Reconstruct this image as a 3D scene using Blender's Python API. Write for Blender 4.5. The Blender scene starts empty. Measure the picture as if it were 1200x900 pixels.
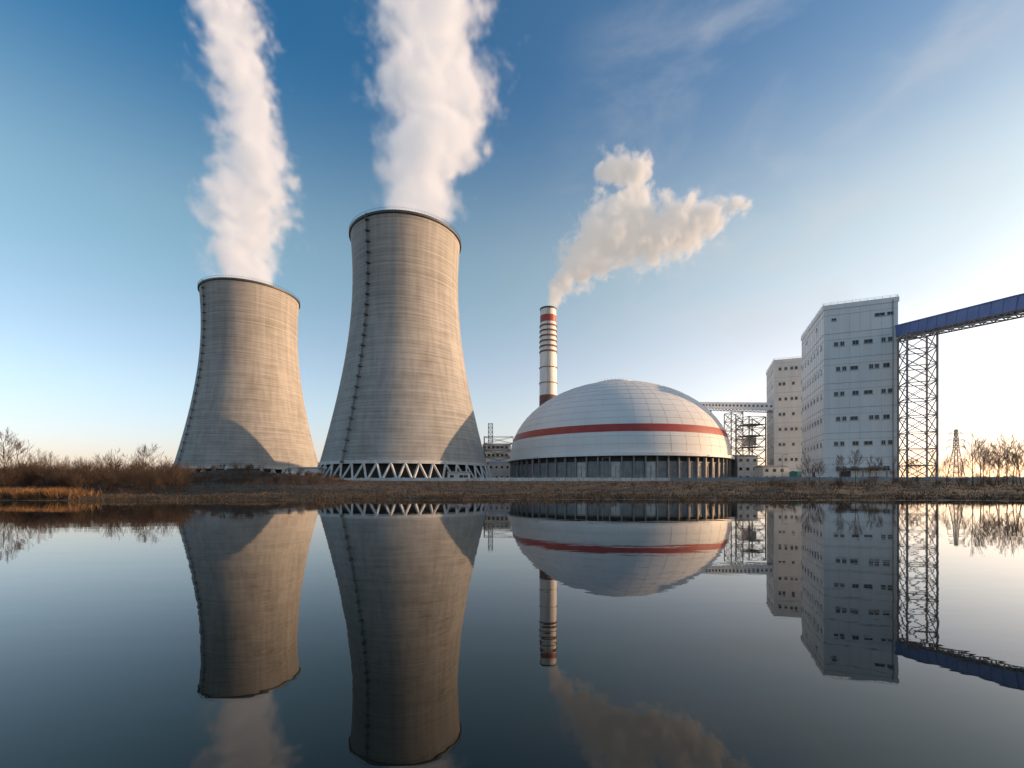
import bpy, math, random
import numpy as np
from mathutils import Vector, Matrix
random.seed(7); np.random.seed(7)
sc = bpy.context.scene
col = sc.collection
F = 533.3; HY = 568.5; CAMZ = 1.6
def P(px, py, z):
    return Vector(((px-600)/F*z, z, (HY-py)/F*z+CAMZ))

# ------------------------------------------------------------ materials
def nt_new(name):
    m = bpy.data.materials.new(name); m.use_nodes = True
    nt = m.node_tree; nt.nodes.clear()
    return m, nt
def mat(name, c1, c2=None, scale=1.0, rough=0.7, stretch=(1,1,1), bump=0.0, detail=6, metallic=0.0, lo=0.35, hi=0.65, ior=1.45):
    m, nt = nt_new(name)
    N = nt.nodes; L = nt.links
    out = N.new('ShaderNodeOutputMaterial'); b = N.new('ShaderNodeBsdfPrincipled')
    L.new(b.outputs[0], out.inputs[0])
    b.inputs['Roughness'].default_value = rough; b.inputs['Metallic'].default_value = metallic
    b.inputs['IOR'].default_value = ior
    if c2 is None: c2 = tuple(x*0.82 for x in c1)
    tc = N.new('ShaderNodeTexCoord'); mp = N.new('ShaderNodeMapping'); mp.inputs['Scale'].default_value = stretch
    L.new(tc.outputs['Object'], mp.inputs[0])
    no = N.new('ShaderNodeTexNoise'); no.inputs['Scale'].default_value = scale; no.inputs['Detail'].default_value = detail
    L.new(mp.outputs[0], no.inputs['Vector'])
    r = N.new('ShaderNodeValToRGB'); r.color_ramp.elements[0].position = lo; r.color_ramp.elements[1].position = hi
    r.color_ramp.elements[0].color = (*c2, 1); r.color_ramp.elements[1].color = (*c1, 1)
    L.new(no.outputs[0], r.inputs[0]); L.new(r.outputs[0], b.inputs['Base Color'])
    if bump:
        bp = N.new('ShaderNodeBump'); bp.inputs['Strength'].default_value = 1; bp.inputs['Distance'].default_value = bump
        L.new(no.outputs[0], bp.inputs['Height']); L.new(bp.outputs[0], b.inputs['Normal'])
    return m

def concrete_tower():
    m, nt = nt_new('tower_concrete'); N = nt.nodes; L = nt.links
    out = N.new('ShaderNodeOutputMaterial'); b = N.new('ShaderNodeBsdfPrincipled'); L.new(b.outputs[0], out.inputs[0])
    b.inputs['Roughness'].default_value = 0.85
    tc = N.new('ShaderNodeTexCoord')
    def noise(st, sc_, det=5):
        mp = N.new('ShaderNodeMapping'); mp.inputs['Scale'].default_value = st; L.new(tc.outputs['Object'], mp.inputs[0])
        n = N.new('ShaderNodeTexNoise'); n.inputs['Scale'].default_value = sc_; n.inputs['Detail'].default_value = det
        L.new(mp.outputs[0], n.inputs['Vector']); return n.outputs[0]
    def mth(op, a, b_=None, c=None):
        n = N.new('ShaderNodeMath'); n.operation = op
        for i, v in enumerate((a, b_, c)):
            if v is None: continue
            if isinstance(v, (int, float)): n.inputs[i].default_value = v
            else: L.new(v, n.inputs[i])
        return n.outputs[0]
    band = noise((0.012, 0.012, 0.9), 1.0, 8)
    blot = noise((1, 1, 0.5), 0.06, 6)
    streak = noise((0.5, 0.5, 0.03), 0.9, 5)
    patch = noise((0.09, 0.09, 0.9), 1.0, 4)
    sep = N.new('ShaderNodeSeparateXYZ'); L.new(tc.outputs['Object'], sep.inputs[0])
    fr = mth('FRACT', mth('DIVIDE', sep.outputs[2], 1.5))
    joint = mth('LESS_THAN', fr, 0.22)
    lift = mth('FLOOR', mth('DIVIDE', sep.outputs[2], 1.5))
    wn = N.new('ShaderNodeTexWhiteNoise'); wn.noise_dimensions = '1D'; L.new(lift, wn.inputs['W'])
    v = mth('MULTIPLY_ADD', band, 0.34, 0.15)
    v = mth('MULTIPLY_ADD', blot, 0.34, v)
    v = mth('MULTIPLY_ADD', patch, 0.35, v)
    v = mth('MULTIPLY_ADD', streak, 0.42, v)
    v = mth('MULTIPLY_ADD', wn.outputs[0], 0.05, v)
    v = mth('MULTIPLY_ADD', joint, -0.10, v)
    r = N.new('ShaderNodeValToRGB')
    r.color_ramp.elements[0].position = 0.55; r.color_ramp.elements[0].color = (0.16, 0.147, 0.13, 1)
    r.color_ramp.elements[1].position = 1.0; r.color_ramp.elements[1].color = (0.39, 0.365, 0.335, 1)
    L.new(v, r.inputs[0]); L.new(r.outputs[0], b.inputs['Base Color'])
    bp = N.new('ShaderNodeBump'); bp.inputs['Distance'].default_value = 0.22; bp.inputs['Strength'].default_value = 0.5
    L.new(v, bp.inputs['Height']); L.new(bp.outputs[0], b.inputs['Normal'])
    return m

M_tower = concrete_tower()
M_inner = mat('tower_inside', (0.2, 0.19, 0.18), scale=0.1)
M_colm = mat('pale_concrete', (0.6, 0.59, 0.57), (0.45, 0.44, 0.42), scale=0.6)
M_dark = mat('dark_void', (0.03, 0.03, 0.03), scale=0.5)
M_steel_d = mat('dark_steel', (0.09, 0.09, 0.095), (0.05, 0.05, 0.05), scale=1, rough=0.5)
M_steel = mat('grey_steel', (0.27, 0.27, 0.28), (0.18, 0.18, 0.18), scale=1, rough=0.5)
M_white = mat('white_cladding', (0.80, 0.79, 0.77), (0.72, 0.71, 0.70), scale=0.25, rough=0.5, stretch=(1, 1, 0.25))
M_white2 = mat('cream_cladding', (0.76, 0.73, 0.68), (0.66, 0.63, 0.59), scale=0.25, rough=0.5, stretch=(1, 1, 0.25))
M_dome = mat('dome_sheet', (0.74, 0.735, 0.72), (0.66, 0.655, 0.64), scale=0.05, rough=0.6, bump=0.03)
M_seam = mat('dome_seam', (0.63, 0.63, 0.62), scale=0.3)
M_band = mat('cladding_band', (0.50, 0.50, 0.50), scale=0.3)
M_red = mat('red_paint', (0.42, 0.06, 0.045), (0.33, 0.05, 0.04), scale=0.3, rough=0.5)
M_brown = mat('brown_red_tone', (0.20, 0.085, 0.065), (0.15, 0.07, 0.055), scale=0.3)
M_panel = mat('wall_panel', (0.28, 0.285, 0.29), (0.2, 0.21, 0.21), scale=0.35)
M_glass = mat('window_glass', (0.03, 0.035, 0.045), (0.015, 0.018, 0.02), scale=0.6, rough=0.12)
M_frame = mat('window_frame', (0.5, 0.5, 0.5), scale=1)
M_blue = mat('blue_cladding', (0.17, 0.23, 0.47), (0.13, 0.18, 0.38), scale=0.3, rough=0.45)
M_teal = mat('teal_sheet', (0.05, 0.25, 0.24), scale=0.5)
M_bark = mat('bark', (0.12, 0.075, 0.052), (0.06, 0.04, 0.028), scale=2, rough=0.9)
M_brush = mat('brush_twigs', (0.08, 0.048, 0.03), (0.035, 0.023, 0.017), scale=0.25, rough=0.9)
M_reed = mat('dry_reed', (0.08, 0.052, 0.027), (0.028, 0.022, 0.014), scale=0.15, rough=0.9)
M_far = mat('far_twigs', (0.16, 0.13, 0.125), (0.11, 0.095, 0.1), scale=0.1, rough=0.9)  # paler, bluer brown paints distance haze into the twig colour
M_wallw = mat('painted_wall', (0.62, 0.61, 0.58), (0.45, 0.44, 0.42), scale=0.4)

# ------------------------------------------------------------ mesh builder
class MB:
    def __init__(s): s.v = []; s.f = []; s.m = []
    def add(s, vs, fs, mi=0):
        o = len(s.v); s.v += [tuple(x) for x in vs]
        for f in fs: s.f.append(tuple(i+o for i in f)); s.m.append(mi)
    def box(s, c, size, mi=0, rot=None):
        hx, hy, hz = size[0]/2, size[1]/2, size[2]/2
        vs = [Vector((x, y, z)) for x in (-hx, hx) for y in (-hy, hy) for z in (-hz, hz)]
        if rot is not None: vs = [rot @ v for v in vs]
        vs = [v+Vector(c) for v in vs]
        s.add(vs, [(0,1,3,2),(4,6,7,5),(0,4,5,1),(2,3,7,6),(0,2,6,4),(1,5,7,3)], mi)
    def beam(s, a, b, w, h=None, mi=0):
        a = Vector(a); b = Vector(b); h = h or w; d = b-a
        if d.length < 1e-6: return
        q = d.to_track_quat('Y', 'Z').to_matrix()
        s.box((a+b)/2, (w, d.length, h), mi, q)
    def cone(s, a, b, ra, rb, n=5, mi=0, cap=False):
        a = Vector(a); b = Vector(b); q = (b-a).to_track_quat('Z', 'Y').to_matrix()
        vs = []
        for p, r in ((a, ra), (b, rb)):
            for i in range(n):
                t = 2*math.pi*i/n; vs.append(p+q @ Vector((r*math.cos(t), r*math.sin(t), 0)))
        fs = [(i, (i+1) % n, n+(i+1) % n, n+i) for i in range(n)]
        if cap: fs += [tuple(range(n))[::-1], tuple(range(n, 2*n))]
        s.add(vs, fs, mi)
    def rev(s, prof, n=96, mi=0, c=(0, 0, 0)):
        vs = []; k = len(prof)
        for (r, z) in prof:
            for i in range(n):
                t = 2*math.pi*i/n; vs.append((c[0]+r*math.cos(t), c[1]+r*math.sin(t), c[2]+z))
        fs = []
        for j in range(k-1):
            for i in range(n):
                fs.append((j*n+i, j*n+(i+1) % n, (j+1)*n+(i+1) % n, (j+1)*n+i))
        s.add(vs, fs, mi)
    def obj(s, name, mats, parent=None, smooth=False, loc=None, rotz=0):
        me = bpy.data.meshes.new(name); me.from_pydata(s.v, [], s.f)
        for m in mats: me.materials.append(m)
        if len(mats) > 1: me.polygons.foreach_set('material_index', s.m)
        if smooth: me.polygons.foreach_set('use_smooth', [True]*len(me.polygons))
        me.update()
        o = bpy.data.objects.new(name, me); col.objects.link(o)
        if parent: o.parent = parent
        if loc is not None: o.location = loc
        o.rotation_euler[2] = rotz
        return o
def empty(name, loc=(0, 0, 0), rotz=0):
    o = bpy.data.objects.new(name, None); col.objects.link(o); o.location = loc; o.rotation_euler[2] = rotz
    o.empty_display_size = 2
    return o

# ------------------------------------------------------------ terrain
def smooth01(t): t = np.clip(t, 0, 1); return t*t*(3-2*t)
def shore(x):
    return 48 + 1.6*np.sin(x*0.07+1)+0.9*np.sin(x*0.19)+0.45*np.sin(x*0.53+2)+0.25*np.sin(x*1.3)+0.2*np.sin(x*2.9+1)
def height(x, y):
    x = np.asarray(x, float); y = np.asarray(y, float)
    d = y-shore(x)
    h = -2.2+2.2*smooth01((d+8)/8)
    h = h + 0.40*smooth01(d/3.5) + 0.95*smooth01((d-3)/35) + 1.65*smooth01((d-35)/75)
    n = 0.16*np.sin(x*0.31+y*0.2)+0.13*np.sin(x*0.83-y*0.57)+0.07*np.sin(x*1.9+y*1.3)
    h = h + n*smooth01(d/12)*(1-0.8*smooth01((d-60)/50))
    h = h + 3.5*np.exp(-((x+72)/22)**2-((y-118)/11)**2)
    h = h + 1.0*np.exp(-((x+64)/17)**2-((y-68)/9)**2)
    near = smooth01((-y-10)/8)
    h = np.where(y < 0, -2.2+3.0*near+0.1*n*near, h)
    return h
def hz(x, y): return float(height(x, y))
def axis(lo, hi, step, far, n):
    a = np.arange(lo, hi+1e-6, step); g = np.geomspace(step*1.5, far, n)
    return np.concatenate([(lo-g)[::-1], a, hi+g])
xs = axis(-160, 160, 1.2, 4000, 22); ys = np.concatenate([-20-np.geomspace(3, 2500, 14)[::-1], np.arange(-20, 36, 4), np.arange(36, 75, 0.8), np.arange(75, 160, 2.5), 160+np.geomspace(5, 5000, 24)])
X, Y = np.meshgrid(xs, ys); Z = height(X, Y)
nx, ny = len(xs), len(ys)
verts = np.stack([X.ravel(), Y.ravel(), Z.ravel()], 1).tolist()
faces = [(j*nx+i, j*nx+i+1, (j+1)*nx+i+1, (j+1)*nx+i) for j in range(ny-1) for i in range(nx-1)]
me = bpy.data.meshes.new('ground'); me.from_pydata(verts, [], faces); me.polygons.foreach_set('use_smooth', [True]*len(faces))
M_ground = mat('ground_soil', (0.07, 0.046, 0.028), (0.026, 0.019, 0.013), scale=0.35, rough=0.95, bump=0.25, detail=10)
me.materials.append(M_ground); g = bpy.data.objects.new('ground', me); col.objects.link(g)

def water_mat():
    m, nt = nt_new('lake_water'); N = nt.nodes; L = nt.links
    out = N.new('ShaderNodeOutputMaterial'); b = N.new('ShaderNodeBsdfPrincipled'); L.new(b.outputs[0], out.inputs[0])
    b.inputs['Base Color'].default_value = (0.005, 0.009, 0.009, 1)
    b.inputs['Roughness'].default_value = 0.012; b.inputs['IOR'].default_value = 1.40
    tc = N.new('ShaderNodeTexCoord'); mp = N.new('ShaderNodeMapping'); mp.inputs['Scale'].default_value = (0.35, 1.0, 1)
    L.new(tc.outputs['Object'], mp.inputs[0])
    n1 = N.new('ShaderNodeTexNoise'); n1.inputs['Scale'].default_value = 0.9; n1.inputs['Detail'].default_value = 4
    L.new(mp.outputs[0], n1.inputs['Vector'])
    bp = N.new('ShaderNodeBump'); bp.inputs['Strength'].default_value = 1.0; bp.inputs['Distance'].default_value = 0.003
    L.new(n1.outputs[0], bp.inputs['Height']); L.new(bp.outputs[0], b.inputs['Normal'])
    return m
w = MB(); w.add([(-1500, -25, 0), (1500, -25, 0), (1500, 53, 0), (-1500, 53, 0)], [(0, 1, 2, 3)])
w.obj('lake_water', [water_mat()])

# ------------------------------------------------------------ cooling towers
GZ = 3.0
def cooling_tower(cx, cy, rt, rth, rb, H, lad_ang):
    root = empty('cooling_tower', (cx, cy, GZ))
    h = H-GZ; zt = h*0.82
    k = zt/math.sqrt((rb/rth)**2-1)
    def R(z):
        return rth*math.sqrt(1+((z-zt)/k)**2)
    z0 = 8.2
    prof = [(R(z), z) for z in np.linspace(z0, h, 60)]
    prof_in = [(R(z)-0.9, z) for z in np.linspace(h, z0, 40)]
    s = MB(); s.rev(prof, 160, 0); s.rev([(R(h), h), (R(h)-0.9, h)], 160, 0); s.rev(prof_in, 160, 1); s.rev([(R(z0)-0.9, z0), (R(z0), z0)], 160, 0)
    s.obj('shell', [M_tower, M_inner], root, True)
    s = MB()
    s.rev([(R(h)+0.02, h-1.3), (R(h)+0.6, h-1.2), (R(h)+0.6, h-0.2), (R(h)-1.3, h+0.15), (R(h)-1.3, h-0.5)], 160)
    s.obj('top_ring', [M_steel_d], root)
    s = MB()
    for i in range(120):
        t = 2*math.pi*i/120; c, si = math.cos(t), math.sin(t); r = R(h)+0.5
        s.beam((r*c, r*si, h-0.2), (r*c, r*si, h+1.0), 0.08)
    s.rev([(R(h)+0.5, h+0.95), (R(h)+0.57, h+1.0), (R(h)+0.5, h+1.05), (R(h)+0.45, h+1.0)], 120)
    s.obj('railing', [M_steel_d], root)
    s = MB(); s.rev([(R(z0)+0.05, z0-0.5), (R(z0)+0.5, z0-0.5), (R(z0)+0.45, z0+0.9), (R(z0+0.9)+0.05, z0+0.95)], 160)
    s.obj('ring_beam', [M_colm], root)
    s = MB(); n = 44
    for i in range(n):
        t0 = 2*math.pi*i/n; t1 = t0+math.pi/n; t2 = t0-math.pi/n
        rbm = rb+1.2; rtp = R(z0)
        b = (rbm*math.cos(t0), rbm*math.sin(t0), 0.2)
        for t in (t1, t2):
            s.beam(b, (rtp*math.cos(t), rtp*math.sin(t), z0-0.3), 0.75)
        s.box((rbm*math.cos(t0), rbm*math.sin(t0), 0.3), (2, 2, 1.2), 0, Matrix.Rotation(t0, 3, 'Z'))
    s.obj('diagonal_columns', [M_colm], root)
    s = MB(); s.rev([(rb+3.2, -1), (rb+3.2, .7), (rb+2.8, .7), (rb+2.8, -1)], 120)
    s.obj('basin_wall', [M_wallw], root)
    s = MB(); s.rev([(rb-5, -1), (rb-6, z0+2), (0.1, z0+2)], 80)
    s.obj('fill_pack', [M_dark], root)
    s = MB(); zz = z0; dz = 1.6; t = lad_ang; i = 0
    ct, st = math.cos(t), math.sin(t); tan = Vector((-st, ct, 0))
    while zz < h-0.5:
        a = Vector(((R(zz)+0.7)*ct, (R(zz)+0.7)*st, zz)); b = Vector(((R(zz+dz)+0.7)*ct, (R(zz+dz)+0.7)*st, zz+dz))
        for sg in (-0.4, 0.4): s.beam(a+tan*sg, b+tan*sg, 0.16)
        for q in (0, .33, .66): s.beam(a.lerp(b, q)-tan*0.4, a.lerp(b, q)+tan*0.4, 0.08)
        if i % 3 == 0:
            s.box(a, (1.3, 1.7, 0.2), 0, Matrix.Rotation(t, 3, 'Z'))
            s.box(a+Vector((ct, st, 0))*0.5+Vector((0, 0, 0.5)), (0.10, 1.5, 0.6), 0, Matrix.Rotation(t, 3, 'Z'))
        zz += dz; i += 1
    s.obj('access_ladder', [M_steel_d], root)
    return root
c1 = (-53.3, 230.0); c2 = (-165.5, 289.0)
a1 = math.atan2(-c1[1], -c1[0]); a2 = math.atan2(-c2[1], -c2[0])
cooling_tower(*c1, 26.8, 25.8, 43.0, 124.5, a1-math.radians(40))
cooling_tower(*c2, 27.6, 26.6, 42.5, 121.0, a2-math.radians(62))

# ------------------------------------------------------------ dome
DC = (57.4, 253.5); DR = 58.5
root = empty('storage_dome', (DC[0], DC[1], GZ))
zb = 15.8-GZ; DH = 42.0
def dome_pt(t): return (DR*math.cos(t), zb+DH*math.sin(t))
def t_of(h): return math.asin((h-15.8)/DH)
s = MB()
def strip(d0, d1, mi, n=8, off=0.0):
    ps = []
    for p in np.linspace(d0, d1, n):
        r, z = dome_pt(p); ps.append((r+off*math.cos(p), z+off*math.sin(p)))
    s.rev(ps, 144, mi)
pa, pb = t_of(25.0), t_of(28.4)
strip(0, pa, 0, 10); strip(pa, pb, 1, 4, 0.12); strip(pb, math.radians(83), 0, 36)
s.obj('roof_shell', [M_dome, M_red], root, True)
s = MB()
for p in [5, 10, 22, 27, 32, 37, 42, 47, 52, 57, 62, 67, 73, 78]:
    p = math.radians(p); dp = 0.0014
    a = dome_pt(p-dp); b = dome_pt(p+dp)
    s.rev([(a[0], a[1]), (a[0]+.06, a[1]+.06), (b[0]+.06, b[1]+.06), (b[0], b[1])], 144)
for i in range(48):
    t = 2*math.pi*(i+.5)/48; top = 78 if i % 2 == 0 else 60
    ph = np.linspace(0.01, math.radians(top), 18)
    for p, q in zip(ph[:-1], ph[1:]):
        r1, z1 = dome_pt(p); r2, z2 = dome_pt(q)
        s.beam((r1*math.cos(t), r1*math.sin(t), z1), (r2*math.cos(t), r2*math.sin(t), z2), 0.10, 0.10)
s.obj('roof_seams', [M_seam], root)
s = MB(); r, z = dome_pt(math.radians(80))
s.rev([(r+.6, z-.6), (r+.6, z+0.9), (r-1, z+1.4), (0.05, z+2.2)], 64)
for i in range(32):
    t = 2*math.pi*i/32; s.beam(((r+.4)*math.cos(t), (r+.4)*math.sin(t), z+.9), ((r+.4)*math.cos(t), (r+.4)*math.sin(t), z+2), .12)
s.obj('crown_vent', [M_white], root)
s = MB(); s.rev([(DR+.1, zb), (DR+1.4, zb-.2), (DR+1.4, zb-1.5), (DR-1, zb-1.6)], 144)
s.obj('eave_ring', [M_white], root)
s = MB(); s.rev([(DR-1.5, -1), (DR-1.5, zb-1.5)], 144, 1)  # near-black backing paints in the shadow strip between panels and eave
n = 72
rr = random.Random(5)
for i in range(n):
    t = 2*math.pi*i/n; R_ = Matrix.Rotation(t, 3, 'Z')
    s.box((( DR-.7)*math.cos(t), (DR-.7)*math.sin(t), (zb-1.6)/2), (1.2, 0.6, zb-1.7), 0, R_)
    t2 = t+math.pi/n; R2 = Matrix.Rotation(t2, 3, 'Z')
    w_ = 2*math.pi*DR/n-0.9
    s.box(((DR-1.45)*math.cos(t2), (DR-1.45)*math.sin(t2), 4.2), (0.5, w_, 9.0), rr.choice([2, 2, 2, 2, 0, 3, 4]), R2)
    s.box(((DR-1.3)*math.cos(t2), (DR-1.3)*math.sin(t2), 8.8), (0.7, w_, 0.35), 0, R2)
    s.box(((DR-1.3)*math.cos(t2), (DR-1.3)*math.sin(t2), 3.6), (0.6, 0.25, 6.8), 0, R2)
s.rev([(DR-.4, -1), (DR+.3, -1), (DR+.3, 0.9), (DR-.4, 0.9)], 144, 0)
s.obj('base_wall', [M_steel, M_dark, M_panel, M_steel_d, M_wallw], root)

# ------------------------------------------------------------ chimney
CH = (34.2, 430.0); ctop = 168.0
root = empty('chimney', (CH[0], CH[1], GZ))
def cr(z): return 9.0-1.5*(z/(ctop-GZ))
def yz(y): return (HY-y)*CH[1]/F+CAMZ-GZ
secs = [(620, 500, 0), (500, 464, 2), (464, 379, 0), (379, 371, 1), (371, 364, 0)]  # lower shaft section is a darker brown-red
s = MB()
for y0, y1, mi in secs:
    z0, z1 = yz(y0), yz(y1)
    off = 0.05*mi
    s.rev([(cr(z0)+off, z0), (cr(z1)+off, z1)], 48, mi)
zt = yz(364)
s.rev([(cr(zt), zt), (cr(zt)+.4, zt+.2), (cr(zt)+.4, zt+1.6), (cr(zt)-.8, zt+1.6), (cr(zt)-.8, zt-14), (0.1, zt-14)], 48, 3)
s.obj('shaft', [M_white2, M_red, M_brown, M_steel_d], root, True)
s = MB()
for y in (384, 390, 396, 402, 408, 414, 432, 450):
    z = yz(y); r = cr(z)
    hh = 1.3 if y < 420 else .5
    s.rev([(r, z), (r+.6, z), (r+.6, z+hh), (r+.1, z+hh)], 48)
s.obj('ring_platforms', [M_brown], root)
s = MB()
s.beam((-1, -cr(10)-.5, 5), (-1, -cr(150)-.5, zt), .3); s.beam((1, -cr(10)-.5, 5), (1, -cr(150)-.5, zt), .3)
s.obj('ladder', [M_steel], root)

# ------------------------------------------------------------ transfer buildings
def building(name, corner, ang, fw, sd, H, matw, floors, fwin, swin, extra=True):
    root = empty(name, (corner[0], corner[1], GZ), ang)
    h = H-GZ
    s = MB(); s.box((fw/2, sd/2, h/2-.5), (fw, sd, h+1))
    s.obj('walls', [matw], root)
    s = MB()
    s.box((fw/2, -.06, h+.1), (fw+.5, .35, 1.6)); s.box((-.06, sd/2, h+.1), (.35, sd+.2, 1.6))
    s.box((fw/2, sd+.06, h+.1), (fw+.5, .35, 1.6)); s.box((fw+.06, sd/2, h+.1), (.35, sd+.2, 1.6))
    s.obj('parapet', [matw], root)
    s = MB(); g_ = MB(); bl = MB()
    fh = h/floors
    for k in range(floors):
        zc = fh*(k+.5)
        for z_ in (zc+fh*.5,):
            bl.box((fw/2, -.03, z_-.6), (fw-.2, .16, .16)); bl.box((-.03, sd/2, z_-.6), (.16, sd-.2, .16))
            bl.box((fw/2, -.03, z_-fh*.32), (fw-.2, .10, .09)); bl.box((-.03, sd/2, z_-fh*.32), (.10, sd-.2, .09))
        for (u, ww, hh) in fwin(k):
            s.box((u, -.02, zc), (ww+.3, .2, hh+.3)); g_.box((u, -.05, zc), (ww, .18, hh))
            s.box((u, -.13, zc), (.08, .06, hh)); s.box((u, -.12, zc-hh/2-.2), (ww+.5, .3, .12))
        for (u, ww, hh) in swin(k):
            s.box((-.02, u, zc), (.2, ww+.3, hh+.3)); g_.box((-.05, u, zc), (.18, ww, hh))
            s.box((-.13, u, zc), (.06, .08, hh)); s.box((-.12, u, zc-hh/2-.2), (.3, ww+.5, .12))
    s.obj('window_frames', [M_frame], root); g_.obj('window_glass', [M_glass], root); bl.obj('cladding_bands', [M_band], root)
    v = MB()
    for u in np.arange(1.5, fw, 3.0): v.box((u, -.015, h/2), (.05, .06, h-.5))
    for u in np.arange(1.5, sd, 3.0): v.box((-.015, u, h/2), (.06, .05, h-.5))
    v.obj('cladding_joints', [M_seam], root)
    r = MB()
    for (a, b) in (((0, 0), (fw, 0)), ((0, 0), (0, sd)), ((fw, 0), (fw, sd))):
        n = 10
        for i in range(n+1):
            x = a[0]+(b[0]-a[0])*i/n; y = a[1]+(b[1]-a[1])*i/n
            r.beam((x, y, h+.9), (x, y, h+1.7), .06)
        for zz in (h+1.3, h+1.7): r.beam((*a, zz), (*b, zz), .05)
    r.obj('roof_railing', [M_steel], root)
    d = MB(); d.box((fw*.3, -.1, 1.8), (3, .3, 3.6)); d.box((-.1, sd*.4, 1.8), (.3, 3.4, 3.6)); d.obj('doors', [M_steel_d], root)
    p_ = MB(); p_.cone((fw*.93, -.3, 0), (fw*.93, -.3, h), .12, .12, 6); p_.obj('downpipe', [M_steel], root)
    return root
ang = math.radians(-22)
P1 = (109.6, 160.0)
def fw1(k):
    if k == 6: return [(3, 1.2, .7), (16.0, 2.6, .9), (18.9, 1.6, .9)]
    base = [(4.2, 1.0, 1.3), (6.0, 1.0, 1.3), (8.8, 2.0, 1.1), (13.6, 1.0, 1.3), (15.2, 1.0, 1.3), (17.8, 1.6, 1.3)]
    if k % 2: base = [(3.6, 1.0, 1.3), (5.4, 1.0, 1.3), (9.2, 1.6, 1.3), (12.8, 2.2, 1.1), (17.0, 1.0, 1.3), (18.8, 1.0, 1.3)]
    return base
def sw1(k):
    if k == 6: return [(10, 1.5, .8), (26, 1.5, .8)]
    return [(u, 1.5, 1.4) for u in np.arange(3.5, 34, 4.2 if k % 2 == 0 else 5.0)]
building('coal_transfer_building', P1, ang, 21.0, 36.0, 63.7, M_white, 7, fw1, sw1)
def P1l(x, y, z): 
    c, s_ = math.cos(ang), math.sin(ang); return (P1[0]+x*c-y*s_, P1[1]+x*s_+y*c, z)
def fw2(k): return [(u, 1.0, 1.3) for u in ((2.5, 5, 7.5, 9.4, 12, 14.5) if k % 2 else (2.5, 4.2, 8.2, 12, 13.6))]
def sw2(k): return [(u, 1.4, 1.3) for u in (4, 9, 15, 21)]
building('crusher_building', (129.6, 225.0), ang, 20.0, 26.0, 62.5, M_white2, 8, fw2, sw2)
pr = bpy.data.objects['coal_transfer_building']
s = MB(); s.box((15.5, 8, 63.7-GZ+1.0), (6, 8, 1.8)); s.box((5, 20, 63.7-GZ+1), (3, 4, 1.6)); s.obj('roof_plant', [M_white2], pr)
s = MB(); s.box((10.5, -1.6, 4.4), (14, 3.2, .35)); 
for x in (4, 10.5, 17): s.box((x, -3, 2.1), (.3, .3, 4.2))
s.obj('entrance_canopy', [M_steel], pr)

# ------------------------------------------------------------ conveyors
def lattice(s, c, wx, wy, z0, z1, seg, w=.35, rot=0, top=None, mi=0):
    R_ = Matrix.Rotation(rot, 3, 'Z')
    n = max(1, round((z1-z0)/seg)); top = top or (wx, wy)
    def cor(i, z):
        t = (z-z0)/(z1-z0); ax = wx+(top[0]-wx)*t; ay = wy+(top[1]-wy)*t
        sx, sy = ((-1, -1), (1, -1), (1, 1), (-1, 1))[i % 4]
        return Vector(c)+R_ @ Vector((sx*ax/2, sy*ay/2, 0))+Vector((0, 0, z))
    for j in range(n):
        a = z0+(z1-z0)*j/n; b = z0+(z1-z0)*(j+1)/n
        for i in range(4):
            s.beam(cor(i, a), cor(i, b), w, mi=mi)
            s.beam(cor(i, b), cor(i+1, b), w*.6, mi=mi)
            s.beam(cor(i, a), cor(i+1, b), w*.5, mi=mi); s.beam(cor(i+1, a), cor(i, b), w*.5, mi=mi)
def gallery(name, pts, w, h, mclad, supports, win=True):
    root = empty(name, (0, 0, 0))
    s = MB(); t = MB(); g_ = MB(); sf = MB()
    for a, b in zip(pts[:-1], pts[1:]):
        a = Vector(a); b = Vector(b); d = (b-a); L_ = d.length; d.normalize()
        q = d.to_track_quat('Y', 'Z').to_matrix(); side = q @ Vector((1, 0, 0)); up = q @ Vector((0, 0, 1))
        s.beam(a+up*(h*.62), b+up*(h*.62), w, h*.72)
        s.beam(a+up*(h*1.0), b+up*(h*1.0), w+.5, .25)
        n = max(2, int(L_/3.2))
        for i in range(n):
            p = a+d*(L_*i/n); q2 = a+d*(L_*(i+1)/n); m_ = (p+q2)/2
            for sg in (-1, 1):
                o_ = side*(sg*w*.46)
                t.beam(p+o_, q2+o_, .32)
                t.beam(p+o_+up*h*.26, q2+o_+up*h*.26, .3)
                t.beam(p+o_, m_+o_+up*h*.26, .2); t.beam(m_+o_+up*h*.26, q2+o_, .2)
                if win:
                    c_ = m_+side*(sg*(w/2+.02))+up*h*.66
                    g_.beam(c_-d*.75, c_+d*.75, .12, h*.22)
                sf.beam(p+side*(sg*(w/2+.03))+up*h*.28, p+side*(sg*(w/2+.03))+up*h*.96, .12)
            t.beam(p-side*w*.46, p+side*w*.46, .2)
    s.obj('gallery_cladding', [mclad], root); t.obj('truss', [M_steel], root); sf.obj('cladding_ribs', [mclad], root)
    if win: g_.obj('windows', [M_glass], root)
    u = MB()
    for (x, y, zt_, ax, ay, r) in supports:
        lattice(u, (x, y, 0), ax, ay, hz(x, y)-.3, zt_, 5.0, .42, r)
    u.obj('trestle', [M_steel], root)
    return root
cs = Vector(P1l(21.0, 5.0, 50.8)); 
ce = Vector((129.4, 115.0, 44.6)); c3 = Vector((130.6, 62, 34.5))
gallery('conveyor_gallery', [cs, ce, c3], 4.6, 4.8, M_blue, [(130.4, 146.5, 50.0, 7.5, 7.0, ang), (130.5, 72, 36.0, 6, 6, 0)], win=False)
gs = Vector((120, 310, 53.0)); ge = Vector((133.5, 229.5, 38.0))
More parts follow.
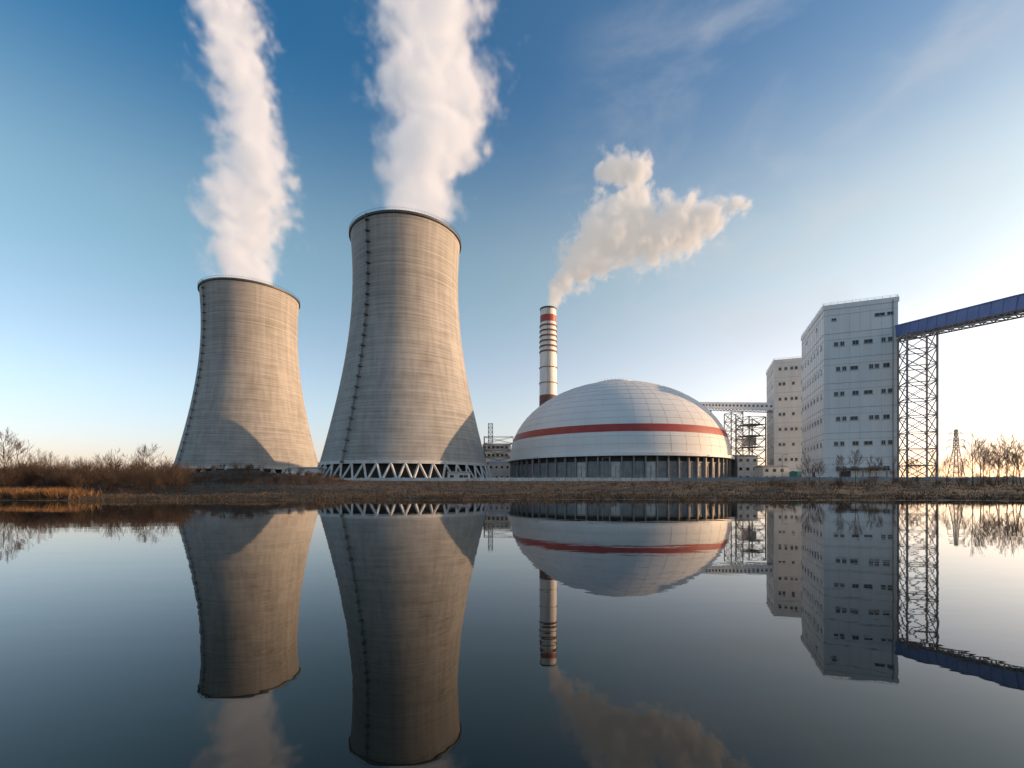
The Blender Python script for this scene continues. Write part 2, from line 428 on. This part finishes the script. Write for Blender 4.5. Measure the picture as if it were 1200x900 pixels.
gallery('conveyor_gallery', [gs, ge], 4.5, 5.0, M_white, [(127.5, 262, 43, 7, 7, 0.1), (122.5, 292, 49, 7, 7, 0.1)], win=True)

root = empty('steel_frame_tower', (0, 0, 0)); s = MB()
lattice(s, (129.0, 246, 0), 10, 10, GZ-.3, 38, 5.6, .45, .2)
for z in (10, 16, 22, 28, 34): s.box((129, 246, z), (10.5, 10.5, .25), 0, Matrix.Rotation(.2, 3, 'Z'))
s.obj('frame', [M_steel], root)
s = MB(); s.box((129, 247, 13), (6, 5, 5)); s.box((128, 246, 25), (5, 6, 4)); s.obj('equipment', [M_white2], root)

def shed(name, c, sx, sy, h, m, roof=M_steel, rot=0, rows=1, step=3.5):
    g0 = hz(c[0], c[1]); root = empty(name, (c[0], c[1], g0), rot)
    s = MB(); s.box((0, 0, h/2-.3), (sx, sy, h+.6)); s.obj('walls', [m], root)
    s = MB(); rh = min(1.8, sy*.12)
    s.add([(-sx/2-.3, -sy/2-.3, h), (sx/2+.3, -sy/2-.3, h), (sx/2+.3, sy/2+.3, h), (-sx/2-.3, sy/2+.3, h), (-sx/2-.3, 0, h+rh), (sx/2+.3, 0, h+rh)],
          [(0, 1, 5, 4), (2, 3, 4, 5), (0, 4, 3), (1, 2, 5), (0, 3, 2, 1)]); s.obj('roof', [roof], root)
    s = MB()
    for k in range(rows):
        zc = h*(k+.55)/rows
        for x in np.arange(-sx/2+1.6, sx/2-1, step):
            s.box((x, -sy/2-.02, zc), (1.4, .12, min(1.5, h/rows*.4)))
    s.obj('windows', [M_glass], root)
    s = MB(); s.box((sx*.35, -sy/2-.04, 1.2), (1.6, .15, 2.4)); s.obj('door', [M_steel_d], root)
shed('pump_house', (-89, 196), 13, 7, 5.6, M_wallw)
shed('workshop', (-2, 300), 26, 16, 13, M_white2, rows=2)
shed('site_office', (122, 214), 12, 8, 7, M_white2, rows=2)
shed('storage_shed', (133, 208), 9, 6, 4.4, M_teal, M_teal)
shed('site_office', (118, 232), 10, 8, 13, M_wallw, rows=3)
shed('guard_house', (-20, 172), 8, 5, 3.2, M_wallw)
root = empty('boiler_house', (-8, 430, GZ)); s = MB()
s.box((-6, 0, 18), (26, 30, 36)); s.box((10, 2, 13), (14, 26, 26)); s.obj('walls', [M_white2], root)
s = MB(); lattice(s, (-4, -20, 0), 26, 8, 0, 42, 6, .5); lattice(s, (-12, -6, 0), 4, 4, 36, 56, 4, .4); s.obj('steelwork', [M_steel_d], root)
s = MB()
for k in range(5):
    for x in range(-17, 6, 4): s.box((x, -15.1, 5+k*7), (2.4, .3, 2.2))
s.obj('windows', [M_glass], root)
def wall_line(name, pts, h, m, t=.3, post=True):
    s = MB()
    for a, b in zip(pts[:-1], pts[1:]):
        n = max(1, int((Vector(b)-Vector(a)).length/4))
        for i in range(n):
            p = Vector(a).lerp(Vector(b), i/n); q = Vector(a).lerp(Vector(b), (i+1)/n)
            zp = hz(p.x, p.y); zq = hz(q.x, q.y)
            s.beam((p.x, p.y, zp+h/2-.2), (q.x, q.y, zq+h/2-.2), t, h+.4)
            if post: s.box((p.x, p.y, zp+h/2), (t+.2, t+.2, h+.3))
    return s.obj(name, [m])
wall_line('boundary_wall', [(-70, 176), (-40, 168), (20, 166), (60, 172)], 1.3, M_wallw)
wall_line('boundary_wall', [(60, 172), (95, 150), (150, 128), (240, 118)], 1.3, M_panel)
root = empty('perimeter_fence'); s = MB()
for i in range(90):
    x = -10+i*1.6; y = 118+2*math.sin(i*.05); z = hz(x, y)
    s.beam((x, y, z-.2), (x, y, z+1.8), .09)
    if i < 89:
        x2 = x+1.6; y2 = 118+2*math.sin((i+1)*.05); z2 = hz(x2, y2)
        for k in (.3, .7, 1.1, 1.5, 1.75): s.beam((x, y, z+k), (x2, y2, z2+k), .04)
s.obj('posts_and_rails', [M_steel], root)
for (x, y) in ((35, 176), (70, 166), (95, 160), (8, 176), (-98, 200), (150, 175)):
    root = empty('street_lamp', (x, y, hz(x, y))); s = MB()
    s.cone((0, 0, -.2), (0, 0, 9), .14, .08, 8); s.beam((0, 0, 9), (1.4, 0, 9.4), .09); s.box((1.7, 0, 9.4), (.9, .3, .15))
    s.obj('pole', [M_steel], root)

root = empty('electricity_pylon', (322, 330, GZ)); s = MB()
lattice(s, (0, 0, 0), 8, 8, -1, 25, 4, .4, .3, (2.4, 2.4)); lattice(s, (0, 0, 0), 2.4, 2.4, 25, 39, 2.6, .35, .3, (1.2, 1.2))
for z, L_ in ((26, 7), (31, 6), (36, 5)):
    for sg in (-1, 1):
        s.beam((0, 0, z), (sg*L_, 0, z+.2), .35); s.beam((0, 0, z+1.8), (sg*L_, 0, z+.2), .3); s.beam((sg*L_, 0, z), (sg*L_, 0, z-1.6), .25)
s.obj('lattice', [M_steel], root)

# ------------------------------------------------------------ vegetation
def grow(s, p, d, L_, r, depth, rng, spread, up=.15, kids=(2, 4)):
    n = 3; 
    for i in range(n):
        d2 = (d+Vector((rng.uniform(-1, 1), rng.uniform(-1, 1), rng.uniform(-.5, 1)))*.16+Vector((0, 0, up*.3))).normalized()
        q = p+d2*(L_/n); r2 = r*(1-.22)
        s.cone(p, q, r, r2, 3 if depth < 3 else 5)
        p, d, r = q, d2, r2
        if depth > 0 and i >= 0:
            for _ in range(rng.randint(*kids) if i == n-1 else rng.randint(1, 2)):
                a = rng.uniform(0, 6.28); per = d.orthogonal().normalized(); per.rotate(Matrix.Rotation(a, 3, d))
                nd = (d*rng.uniform(.6, 1)+per*rng.uniform(.4, 1)*spread+Vector((0, 0, up))).normalized()
                grow(s, p, nd, L_*rng.uniform(.5, .8), max(r*.6, .014), depth-1, rng, spread, up, kids)
def tree_mesh(seed, H, depth=3):
    rng = random.Random(seed); s = MB()
    p = Vector((0, 0, -.3)); d = Vector((0, 0, 1)); r = H*.015; n = 9
    for i in range(n):
        d = (d+Vector((rng.uniform(-1, 1), rng.uniform(-1, 1), 0))*.09).normalized(); q = p+d*(H*.8/n)
        s.cone(p, q, r, r*.85, 5); p = q; r *= .85
        if i >= 2:
            for _ in range(rng.randint(1, 3)):
                a = rng.uniform(0, 6.28); nd = Vector((math.cos(a), math.sin(a), rng.uniform(.7, 1.6))).normalized()
                grow(s, p, nd, H*rng.uniform(.16, .30)*(1.15-i/n*.6), max(r*.55, .015), 2, rng, .7, .2, (1, 3))
    return s
def shrub_mesh(seed, H):
    rng = random.Random(seed); s = MB()
    for _ in range(rng.randint(5, 8)):
        a = rng.uniform(0, 6.28); t = rng.uniform(.15, .75)
        grow(s, Vector((math.cos(a)*.25, math.sin(a)*.25, -.2)), Vector((math.cos(a)*t, math.sin(a)*t, 1)).normalized(), H*.5, H*.009, 2, rng, .8, .1)
    return s
tmeshes = []
for i in range(7):
    s = tree_mesh(100+i, 7.0); me = bpy.data.meshes.new('bare_tree_mesh'); me.from_pydata(s.v, [], s.f); me.materials.append(M_bark); tmeshes.append(me)
rng = random.Random(3)
def put_tree(px, z, scale):
    x = (px-600)/F*z; o = bpy.data.objects.new('bare_tree', rng.choice(tmeshes)); col.objects.link(o)
    o.location = (x, z, hz(x, z)-.1); o.rotation_euler = (rng.uniform(-.08, .08), rng.uniform(-.08, .08), rng.uniform(0, 6.28)); o.scale = (scale*rng.uniform(.8, 1.1),)*2+(scale,)
for px in [948, 962, 985, 1003, 1018, 1026, 1046, 1062, 1076, 1098, 1110, 1128, 1140, 1152, 1159, 1170, 1180, 1192, 1204, 1216, 1150, 1186, 1165, 1198, 1230]:
    z = rng.uniform(78, 106); sc_ = rng.uniform(.72, 1.05)*(1 if px < 1130 else 1.5)
    put_tree(px, z, sc_)
for px, z, sc_ in ((8, 72, 1.35), (24, 68, 1.1), (38, 66, .8), (135, 82, 1.05), (150, 80, .9), (165, 84, 1.1), (180, 86, 1.05), (118, 90, .95), (-15, 60, .9), (60, 80, .9), (78, 82, .85), (95, 85, .85), (195, 100, .9), (220, 108, .6)):
    put_tree(px, z, sc_)
shr = []
for i in range(6):
    s = shrub_mesh(i+50, 3.2); shr.append((np.array(s.v), s.f))
def mass(name, places, m):
    V = []; Fc = []; o = 0
    for (x, y, sc_, k) in places:
        v, f = shr[k]; a = rng.uniform(0, 6.28); c, s_ = math.cos(a), math.sin(a)
        vv = np.stack([(v[:, 0]*c-v[:, 1]*s_)*sc_+x, (v[:, 0]*s_+v[:, 1]*c)*sc_+y, v[:, 2]*sc_*rng.uniform(.8, 1.1)+hz(x, y)], 1)
        V.append(vv); Fc.append(np.array(f)+o); o += len(v)
    V = np.concatenate(V); Fc = np.concatenate(Fc)
    me = bpy.data.meshes.new(name); me.vertices.add(len(V)); me.vertices.foreach_set('co', V.ravel())
    me.loops.add(len(Fc)*4); me.loops.foreach_set('vertex_index', Fc.ravel()); me.polygons.add(len(Fc)); me.polygons.foreach_set('loop_start', np.arange(0, len(Fc)*4, 4))
    me.update(calc_edges=True); me.validate(); me.materials.append(m)
    ob = bpy.data.objects.new(name, me); col.objects.link(ob); return ob
pl = []
for _ in range(240):
    px = rng.uniform(-60, 215); z = rng.uniform(55, 92); x = (px-600)/F*z
    pl.append((x, z, rng.uniform(.55, 1.4), rng.randrange(6)))
for _ in range(190):
    px = rng.uniform(190, 405); z = rng.uniform(95, 135); x = (px-600)/F*z
    pl.append((x, z, rng.uniform(.3, .75), rng.randrange(6)))
mass('brush_thicket', pl, M_brush)
pl = []
for _ in range(220):
    px = rng.uniform(400, 1260); z = rng.uniform(54, 125); x = (px-600)/F*z
    pl.append((x, z, rng.uniform(.12, .4)*(1.6 if px > 900 else .8), rng.randrange(6)))
mass('bank_shrubs', pl, M_brush)
pl = []
for _ in range(120):
    z = rng.uniform(380, 520); px = rng.choice([rng.uniform(-80, 200), rng.uniform(1060, 1280)]); x = (px-600)/F*z
    pl.append((x, z, rng.uniform(1.8, 3.2), rng.randrange(6)))
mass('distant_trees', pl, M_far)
def blades(name, n, fx, hmin, hmax, m, wid=.05):
    x, y = fx(n); h = np.random.uniform(hmin, hmax, n); a = np.random.uniform(0, 6.28, n); lean = np.random.normal(0, .35, (n, 2))*h[:, None]
    z = height(x, y)-.05; w_ = wid*np.random.uniform(.6, 1.5, n)
    A = np.stack([x-np.cos(a)*w_, y-np.sin(a)*w_, z], 1); B = np.stack([x+np.cos(a)*w_, y+np.sin(a)*w_, z], 1)
    C = np.stack([x+lean[:, 0], y+lean[:, 1], z+h], 1)
    V = np.stack([A, B, C], 1).reshape(-1, 3)
    me = bpy.data.meshes.new(name); me.vertices.add(len(V)); me.vertices.foreach_set('co', V.ravel())
    me.loops.add(n*3); me.loops.foreach_set('vertex_index', np.arange(n*3)); me.polygons.add(n); me.polygons.foreach_set('loop_start', np.arange(0, n*3, 3))
    me.update(calc_edges=True); me.materials.append(m); ob = bpy.data.objects.new(name, me); col.objects.link(ob)
def f1(n):
    x = np.random.uniform(-130, 130, n); cl = np.sin(x*.21)+np.sin(x*.53+1)+np.sin(x*1.1+2)
    y = shore(x)+.5+np.random.exponential(3.0+cl*.6, n); return x, y
blades('dry_grass', 60000, f1, .08, .3, M_reed, .04)
def f2(n):
    x = np.random.uniform(-220, 220, n); y = np.random.uniform(52, 130, n); return x, y
blades('dry_meadow_grass', 70000, f2, .1, .4, M_reed, .06)
def f3(n):
    c = np.random.randint(0, 12, n); cx = np.array([-58, -55, -52, -50, -48, -60, -53, -62, -57, -49, -51, -59])[c]
    x = cx+np.random.normal(0, 1.2, n); y = shore(x)+1.2+np.abs(np.random.normal(0, 1.4, n)); return x, y
blades('reed_clumps', 6000, f3, .3, 1.2, mat('orange_reed', (0.24, 0.115, 0.04), (0.10, .055, .022), scale=.4), .04)

# ------------------------------------------------------------ steam
def vol_mat(name, k, emis, ecol, scol=(1, 1, 1)):
    m, nt = nt_new(name); N = nt.nodes; L = nt.links
    out = N.new('ShaderNodeOutputMaterial'); at = N.new('ShaderNodeAttribute'); at.attribute_name = 'density'
    mn_ = N.new('ShaderNodeMath'); mn_.operation = 'MINIMUM'; mn_.inputs[1].default_value = 1.2; L.new(at.outputs['Fac'], mn_.inputs[0])
    pw = N.new('ShaderNodeMath'); pw.operation = 'POWER'; pw.inputs[1].default_value = 1.5; L.new(mn_.outputs[0], pw.inputs[0])
    mu = N.new('ShaderNodeMath'); mu.operation = 'MULTIPLY'; mu.inputs[1].default_value = k; L.new(pw.outputs[0], mu.inputs[0])
    sc_ = N.new('ShaderNodeVolumeScatter'); sc_.inputs['Color'].default_value = (*scol, 1); L.new(mu.outputs[0], sc_.inputs['Density'])
    em = N.new('ShaderNodeEmission'); em.inputs['Color'].default_value = (*ecol, 1)  # added self-glow stands in for light scattered many times inside the plume
    m2 = N.new('ShaderNodeMath'); m2.operation = 'MULTIPLY'; m2.inputs[1].default_value = emis; L.new(mu.outputs[0], m2.inputs[0]); L.new(m2.outputs[0], em.inputs['Strength'])
    ad = N.new('ShaderNodeAddShader'); L.new(sc_.outputs[0], ad.inputs[0]); L.new(em.outputs[0], ad.inputs[1]); L.new(ad.outputs[0], out.inputs['Volume'])
    try: m.cycles.volume_step_rate = 4.0
    except Exception as e: print(e)
    return m
def plume(name, pts, zdepth, voxel, fscale, vmat, gain=1.6, voro=.8, warp=.9, rs=1.0, na=1.8):
    W = []
    for (px, py, hw, den, dz) in pts:
        z = zdepth+dz; W.append((*P(px, py, z), hw*z/F*rs, den))
    W = np.array(W); D = []
    for a, b in zip(W[:-1], W[1:]):
        n = max(2, int(np.linalg.norm(b[:3]-a[:3])/2.5))
        for i in range(n): D.append(a+(b-a)*i/n)
    D.append(W[-1]); D = np.array(D)
    me = bpy.data.meshes.new(name); me.from_pydata(D[:, :3].tolist(), [], [])
    for nm, c in (('rad', 3), ('den', 4)):
        at = me.attributes.new(nm, 'FLOAT', 'POINT'); at.data.foreach_set('value', D[:, c].astype(np.float32))
    ob = bpy.data.objects.new(name, me); col.objects.link(ob)
    mn = (D[:, :3]-D[:, 3:4]*1.35).min(0); mx = (D[:, :3]+D[:, 3:4]*1.35).max(0)
    res = [max(8, int((mx[i]-mn[i])/voxel)) for i in range(3)]
    ng = bpy.data.node_groups.new(name+'_gn', 'GeometryNodeTree'); N = ng.nodes; L = ng.links
    ng.interface.new_socket('Geometry', in_out='INPUT', socket_type='NodeSocketGeometry'); ng.interface.new_socket('Geometry', in_out='OUTPUT', socket_type='NodeSocketGeometry')
    gi = N.new('NodeGroupInput'); go = N.new('NodeGroupOutput')
    pos = N.new('GeometryNodeInputPosition')
    def noise(scale, det, kind='ShaderNodeTexNoise', rough=.55):
        n = N.new(kind)
        if kind == 'ShaderNodeTexVoronoi': n.feature = 'F1'
        n.inputs['Scale'].default_value = scale; n.inputs['Detail'].default_value = det; n.inputs['Roughness'].default_value = rough
        return n
    def mth(op, a, b=None, c=None, clamp=False):
        n = N.new('ShaderNodeMath'); n.operation = op; n.use_clamp = clamp
        for i, v in enumerate((a, b, c)):
            if v is None: continue
            if isinstance(v, (int, float)): n.inputs[i].default_value = v
            else: L.new(v, n.inputs[i])
        return n.outputs[0]
    def vm(op, a, b, scale=None):
        n = N.new('ShaderNodeVectorMath'); n.operation = op
        for i, v in enumerate((a, b)):
            if v is None: continue
            if isinstance(v, tuple): n.inputs[i].default_value = v
            else: L.new(v, n.inputs[i])
        if scale is not None:
            if isinstance(scale, (int, float)): n.inputs['Scale'].default_value = scale
            else: L.new(scale, n.inputs['Scale'])
        return n
    def near(vec):
        sn = N.new('GeometryNodeSampleNearest'); L.new(gi.outputs[0], sn.inputs['Geometry']); L.new(vec, sn.inputs['Sample Position'])
        def samp(kind, src):
            si = N.new('GeometryNodeSampleIndex'); si.data_type = kind; L.new(gi.outputs[0], si.inputs['Geometry']); L.new(sn.outputs['Index'], si.inputs['Index']); L.new(src, si.inputs['Value']); return si.outputs[0]
        at = N.new('GeometryNodeInputNamedAttribute'); at.data_type = 'FLOAT'; at.inputs['Name'].default_value = 'rad'
        at2 = N.new('GeometryNodeInputNamedAttribute'); at2.data_type = 'FLOAT'; at2.inputs['Name'].default_value = 'den'
        return samp('FLOAT_VECTOR', pos.outputs[0]), samp('FLOAT', at.outputs[0]), samp('FLOAT', at2.outputs[0])
    wn = noise(fscale*.6, 5); L.new(pos.outputs[0], wn.inputs['Vector'])
    off = vm('SUBTRACT', wn.outputs['Color'], (.5, .5, .5)).outputs[0]
    p0, r0, d0 = near(pos.outputs[0])
    off = vm('SCALE', off, None, mth('MULTIPLY', r0, warp)).outputs[0]
    wp = vm('ADD', pos.outputs[0], off).outputs[0]
    p1, r1, d1 = near(wp)
    dist = vm('DISTANCE', wp, p1).outputs['Value']
    dn = mth('DIVIDE', dist, r1)
    v = noise(fscale, 3, 'ShaderNodeTexVoronoi', .5); L.new(wp, v.inputs['Vector'])
    n2 = noise(fscale*2.2, 6, rough=.62); L.new(wp, n2.inputs['Vector'])
    x = mth('MULTIPLY', mth('SUBTRACT', 1.0, dn), gain)
    x = mth('MULTIPLY_ADD', v.outputs['Distance'], -voro, x)
    x = mth('MULTIPLY_ADD', mth('SUBTRACT', n2.outputs[0], .5), na, x)
    x = mth('ADD', x, .46)
    x = mth('ADD', x, mth('MULTIPLY', mth('SUBTRACT', d1, 1.0), .9))
    x = mth('MAXIMUM', x, 0.0)
    vc = N.new('GeometryNodeVolumeCube'); L.new(x, vc.inputs['Density'])
    vc.inputs['Min'].default_value = mn.tolist(); vc.inputs['Max'].default_value = mx.tolist()
    for nm, rr_ in zip('XYZ', res): vc.inputs['Resolution '+nm].default_value = rr_
    sm = N.new('GeometryNodeSetMaterial'); sm.inputs['Material'].default_value = vmat; L.new(vc.outputs[0], sm.inputs[0])
    L.new(sm.outputs[0], go.inputs[0])
    md = ob.modifiers.new('steam', 'NODES'); md.node_group = ng
    me.materials.append(vmat)
    print('PLUME', name, res)
    return ob
V1 = vol_mat('steam_volume', .22, .30, (.98, .96, 1.0))
plume('steam_plume', [(482, 290, 44, 1.2, 0), (486, 255, 50, 1.15, 0), (495, 222, 62, 1.08, 0), (500, 180, 84, 1.0, 2), (508, 130, 98, .92, 4), (508, 85, 106, .85, 6), (503, 40, 108, .8, 8), (502, -10, 110, .72, 10), (500, -70, 110, .6, 12)],
      230, 1.7, .06, V1, voro=1.0)
plume('steam_plume', [(292, 355, 38, 1.2, 0), (284, 325, 44, 1.15, 0), (279, 290, 58, 1.08, 0), (292, 250, 70, 1.04, 0), (302, 212, 62, 1.0, 0), (300, 170, 54, .95, 0), (292, 130, 55, .9, 0), (282, 90, 60, .82, 0), (272, 40, 64, .74, 0), (264, -10, 66, .66, 0), (258, -60, 68, .56, 0)],
      289, 1.9, .06, V1, voro=1.0)
V2 = vol_mat('chimney_smoke_volume', .26, .26, (1.0, .93, .87))
plume('chimney_steam_plume', [(643, 368, 8, 1.25, 0), (649, 350, 14, 1.2, 0), (662, 328, 27, 1.1, 0), (680, 308, 42, 1.02, 0), (700, 288, 54, 1.0, 0), (722, 268, 58, .98, 0), (728, 250, 50, .95, 0), (740, 228, 30, .85, 0), (750, 204, 28, .97, 0), (714, 197, 26, .97, 0), (740, 215, 22, .8, 0), (745, 250, 52, .95, 0), (755, 274, 56, .97, 0), (780, 272, 54, .93, 0), (804, 266, 50, .88, 0), (826, 260, 42, .82, 0), (842, 254, 32, .68, 0), (862, 240, 34, .48, 0)],
      430, 1.5, .065, V2, voro=1.15, gain=1.9, na=2.1)

# ------------------------------------------------------------ world + sun
AZ, EL = 88, 12.5
wd = bpy.data.worlds.new('World'); sc.world = wd; wd.use_nodes = True
N = wd.node_tree.nodes; L = wd.node_tree.links; N.clear()
out = N.new('ShaderNodeOutputWorld'); bg = N.new('ShaderNodeBackground'); bg.inputs[1].default_value = .15
sky = N.new('ShaderNodeTexSky'); sky.sky_type = 'NISHITA'; sky.sun_disc = False
sky.sun_elevation = math.radians(EL); sky.sun_rotation = math.radians(AZ)
sky.air_density = 1.0; sky.dust_density = 1.0; sky.ozone_density = 1.6; sky.altitude = 0
tc = N.new('ShaderNodeTexCoord')
def dotn(d):
    dt = N.new('ShaderNodeVectorMath'); dt.operation = 'DOT_PRODUCT'; L.new(tc.outputs['Generated'], dt.inputs[0]); dt.inputs[1].default_value = d; return dt.outputs['Value']
def region(px, py, lo, hi):
    d = Vector(((px-600), F, (HY-py))).normalized()
    mr = N.new('ShaderNodeMapRange'); mr.interpolation_type = 'SMOOTHSTEP'; mr.inputs['From Min'].default_value = lo; mr.inputs['From Max'].default_value = hi
    L.new(dotn(d), mr.inputs['Value']); return mr.outputs[0]
def wm(op, a, b=None, c=None):
    n = N.new('ShaderNodeMath'); n.operation = op
    for i, v in enumerate((a, b, c)):
        if v is None: continue
        if isinstance(v, (int, float)): n.inputs[i].default_value = v
        else: L.new(v, n.inputs[i])
    return n.outputs[0]
zc = dotn((0, 0, 1)); az_ = wm('ABSOLUTE', zc)
ramp = N.new('ShaderNodeValToRGB'); ramp.color_ramp.interpolation = 'EASE'
e = ramp.color_ramp.elements; e[0].position = 0; e[0].color = (1.5, 1.22, 1.5, 1); e[1].position = .68; e[1].color = (.22, .92, 1.25, 1)
e2 = ramp.color_ramp.elements.new(.2); e2.color = (1.75, 1.6, 1.55, 1)
e3 = ramp.color_ramp.elements.new(.42); e3.color = (1.5, 1.65, 1.45, 1)
L.new(az_, ramp.inputs[0])
tint = N.new('ShaderNodeMixRGB'); tint.blend_type = 'MULTIPLY'; tint.inputs[0].default_value = 1; L.new(sky.outputs[0], tint.inputs[1]); L.new(ramp.outputs[0], tint.inputs[2])
ga = math.radians(AZ-14)
g1 = dotn((math.sin(ga), math.cos(ga), 0.0))
gl = wm('POWER', wm('MAXIMUM', wm('MULTIPLY_ADD', g1, .5, .5), 0.0), 3.6)
gv = wm('EXPONENT', wm('MULTIPLY', az_, -2.1))
gl = wm('MULTIPLY', gl, gv)
gc = N.new('ShaderNodeMixRGB'); gc.blend_type = 'MULTIPLY'; gc.inputs[0].default_value = 1; gc.inputs[1].default_value = (6.3, 3.7, 1.7, 1); L.new(gl, gc.inputs[2])
ad = N.new('ShaderNodeMixRGB'); ad.blend_type = 'ADD'; ad.inputs[0].default_value = 1; L.new(tint.outputs[0], ad.inputs[1]); L.new(gc.outputs[0], ad.inputs[2])
mp = N.new('ShaderNodeMapping'); mp.inputs['Rotation'].default_value = (0, .5, 0.3); mp.inputs['Scale'].default_value = (2.2, 2.2, 4.5); L.new(tc.outputs['Generated'], mp.inputs[0])
no = N.new('ShaderNodeTexNoise'); no.inputs['Scale'].default_value = 1.6; no.inputs['Detail'].default_value = 7; no.inputs['Roughness'].default_value = .55; no.inputs['Distortion'].default_value = .5; L.new(mp.outputs[0], no.inputs['Vector'])
mr = N.new('ShaderNodeMapRange'); mr.interpolation_type = 'SMOOTHSTEP'; mr.inputs['From Min'].default_value = .38; mr.inputs['From Max'].default_value = .8; L.new(no.outputs[0], mr.inputs['Value'])
m3 = wm('MULTIPLY', wm('MULTIPLY', mr.outputs[0], region(900, 190, .92, .99)), .6)
mx = N.new('ShaderNodeMixRGB'); mx.inputs[2].default_value = (4.6, 4.6, 4.7, 1); L.new(m3, mx.inputs[0]); L.new(ad.outputs[0], mx.inputs[1])
L.new(mx.outputs[0], bg.inputs[0]); L.new(bg.outputs[0], out.inputs[0])
sun = bpy.data.lights.new('sun', 'SUN'); sun.energy = 5.0; sun.angle = math.radians(.5); sun.color = (1, .64, .36)
so = bpy.data.objects.new('sun', sun); col.objects.link(so)
sd = Vector((math.sin(math.radians(AZ))*math.cos(math.radians(EL)), math.cos(math.radians(AZ))*math.cos(math.radians(EL)), math.sin(math.radians(EL))))
so.rotation_euler = sd.to_track_quat('Z', 'Y').to_euler(); so.location = (200, 0, 100)

cam = bpy.data.cameras.new('camera'); co = bpy.data.objects.new('camera', cam); col.objects.link(co)
cam.sensor_width = 36; cam.lens = 16; cam.shift_y = (HY-450)/1200; cam.clip_end = 20000; cam.clip_start = .1
co.location = (0, 0, CAMZ); co.rotation_euler = (math.radians(90), 0, 0); sc.camera = co
sc.view_settings.view_transform = 'Standard'; sc.view_settings.look = 'None'; sc.view_settings.exposure = 0
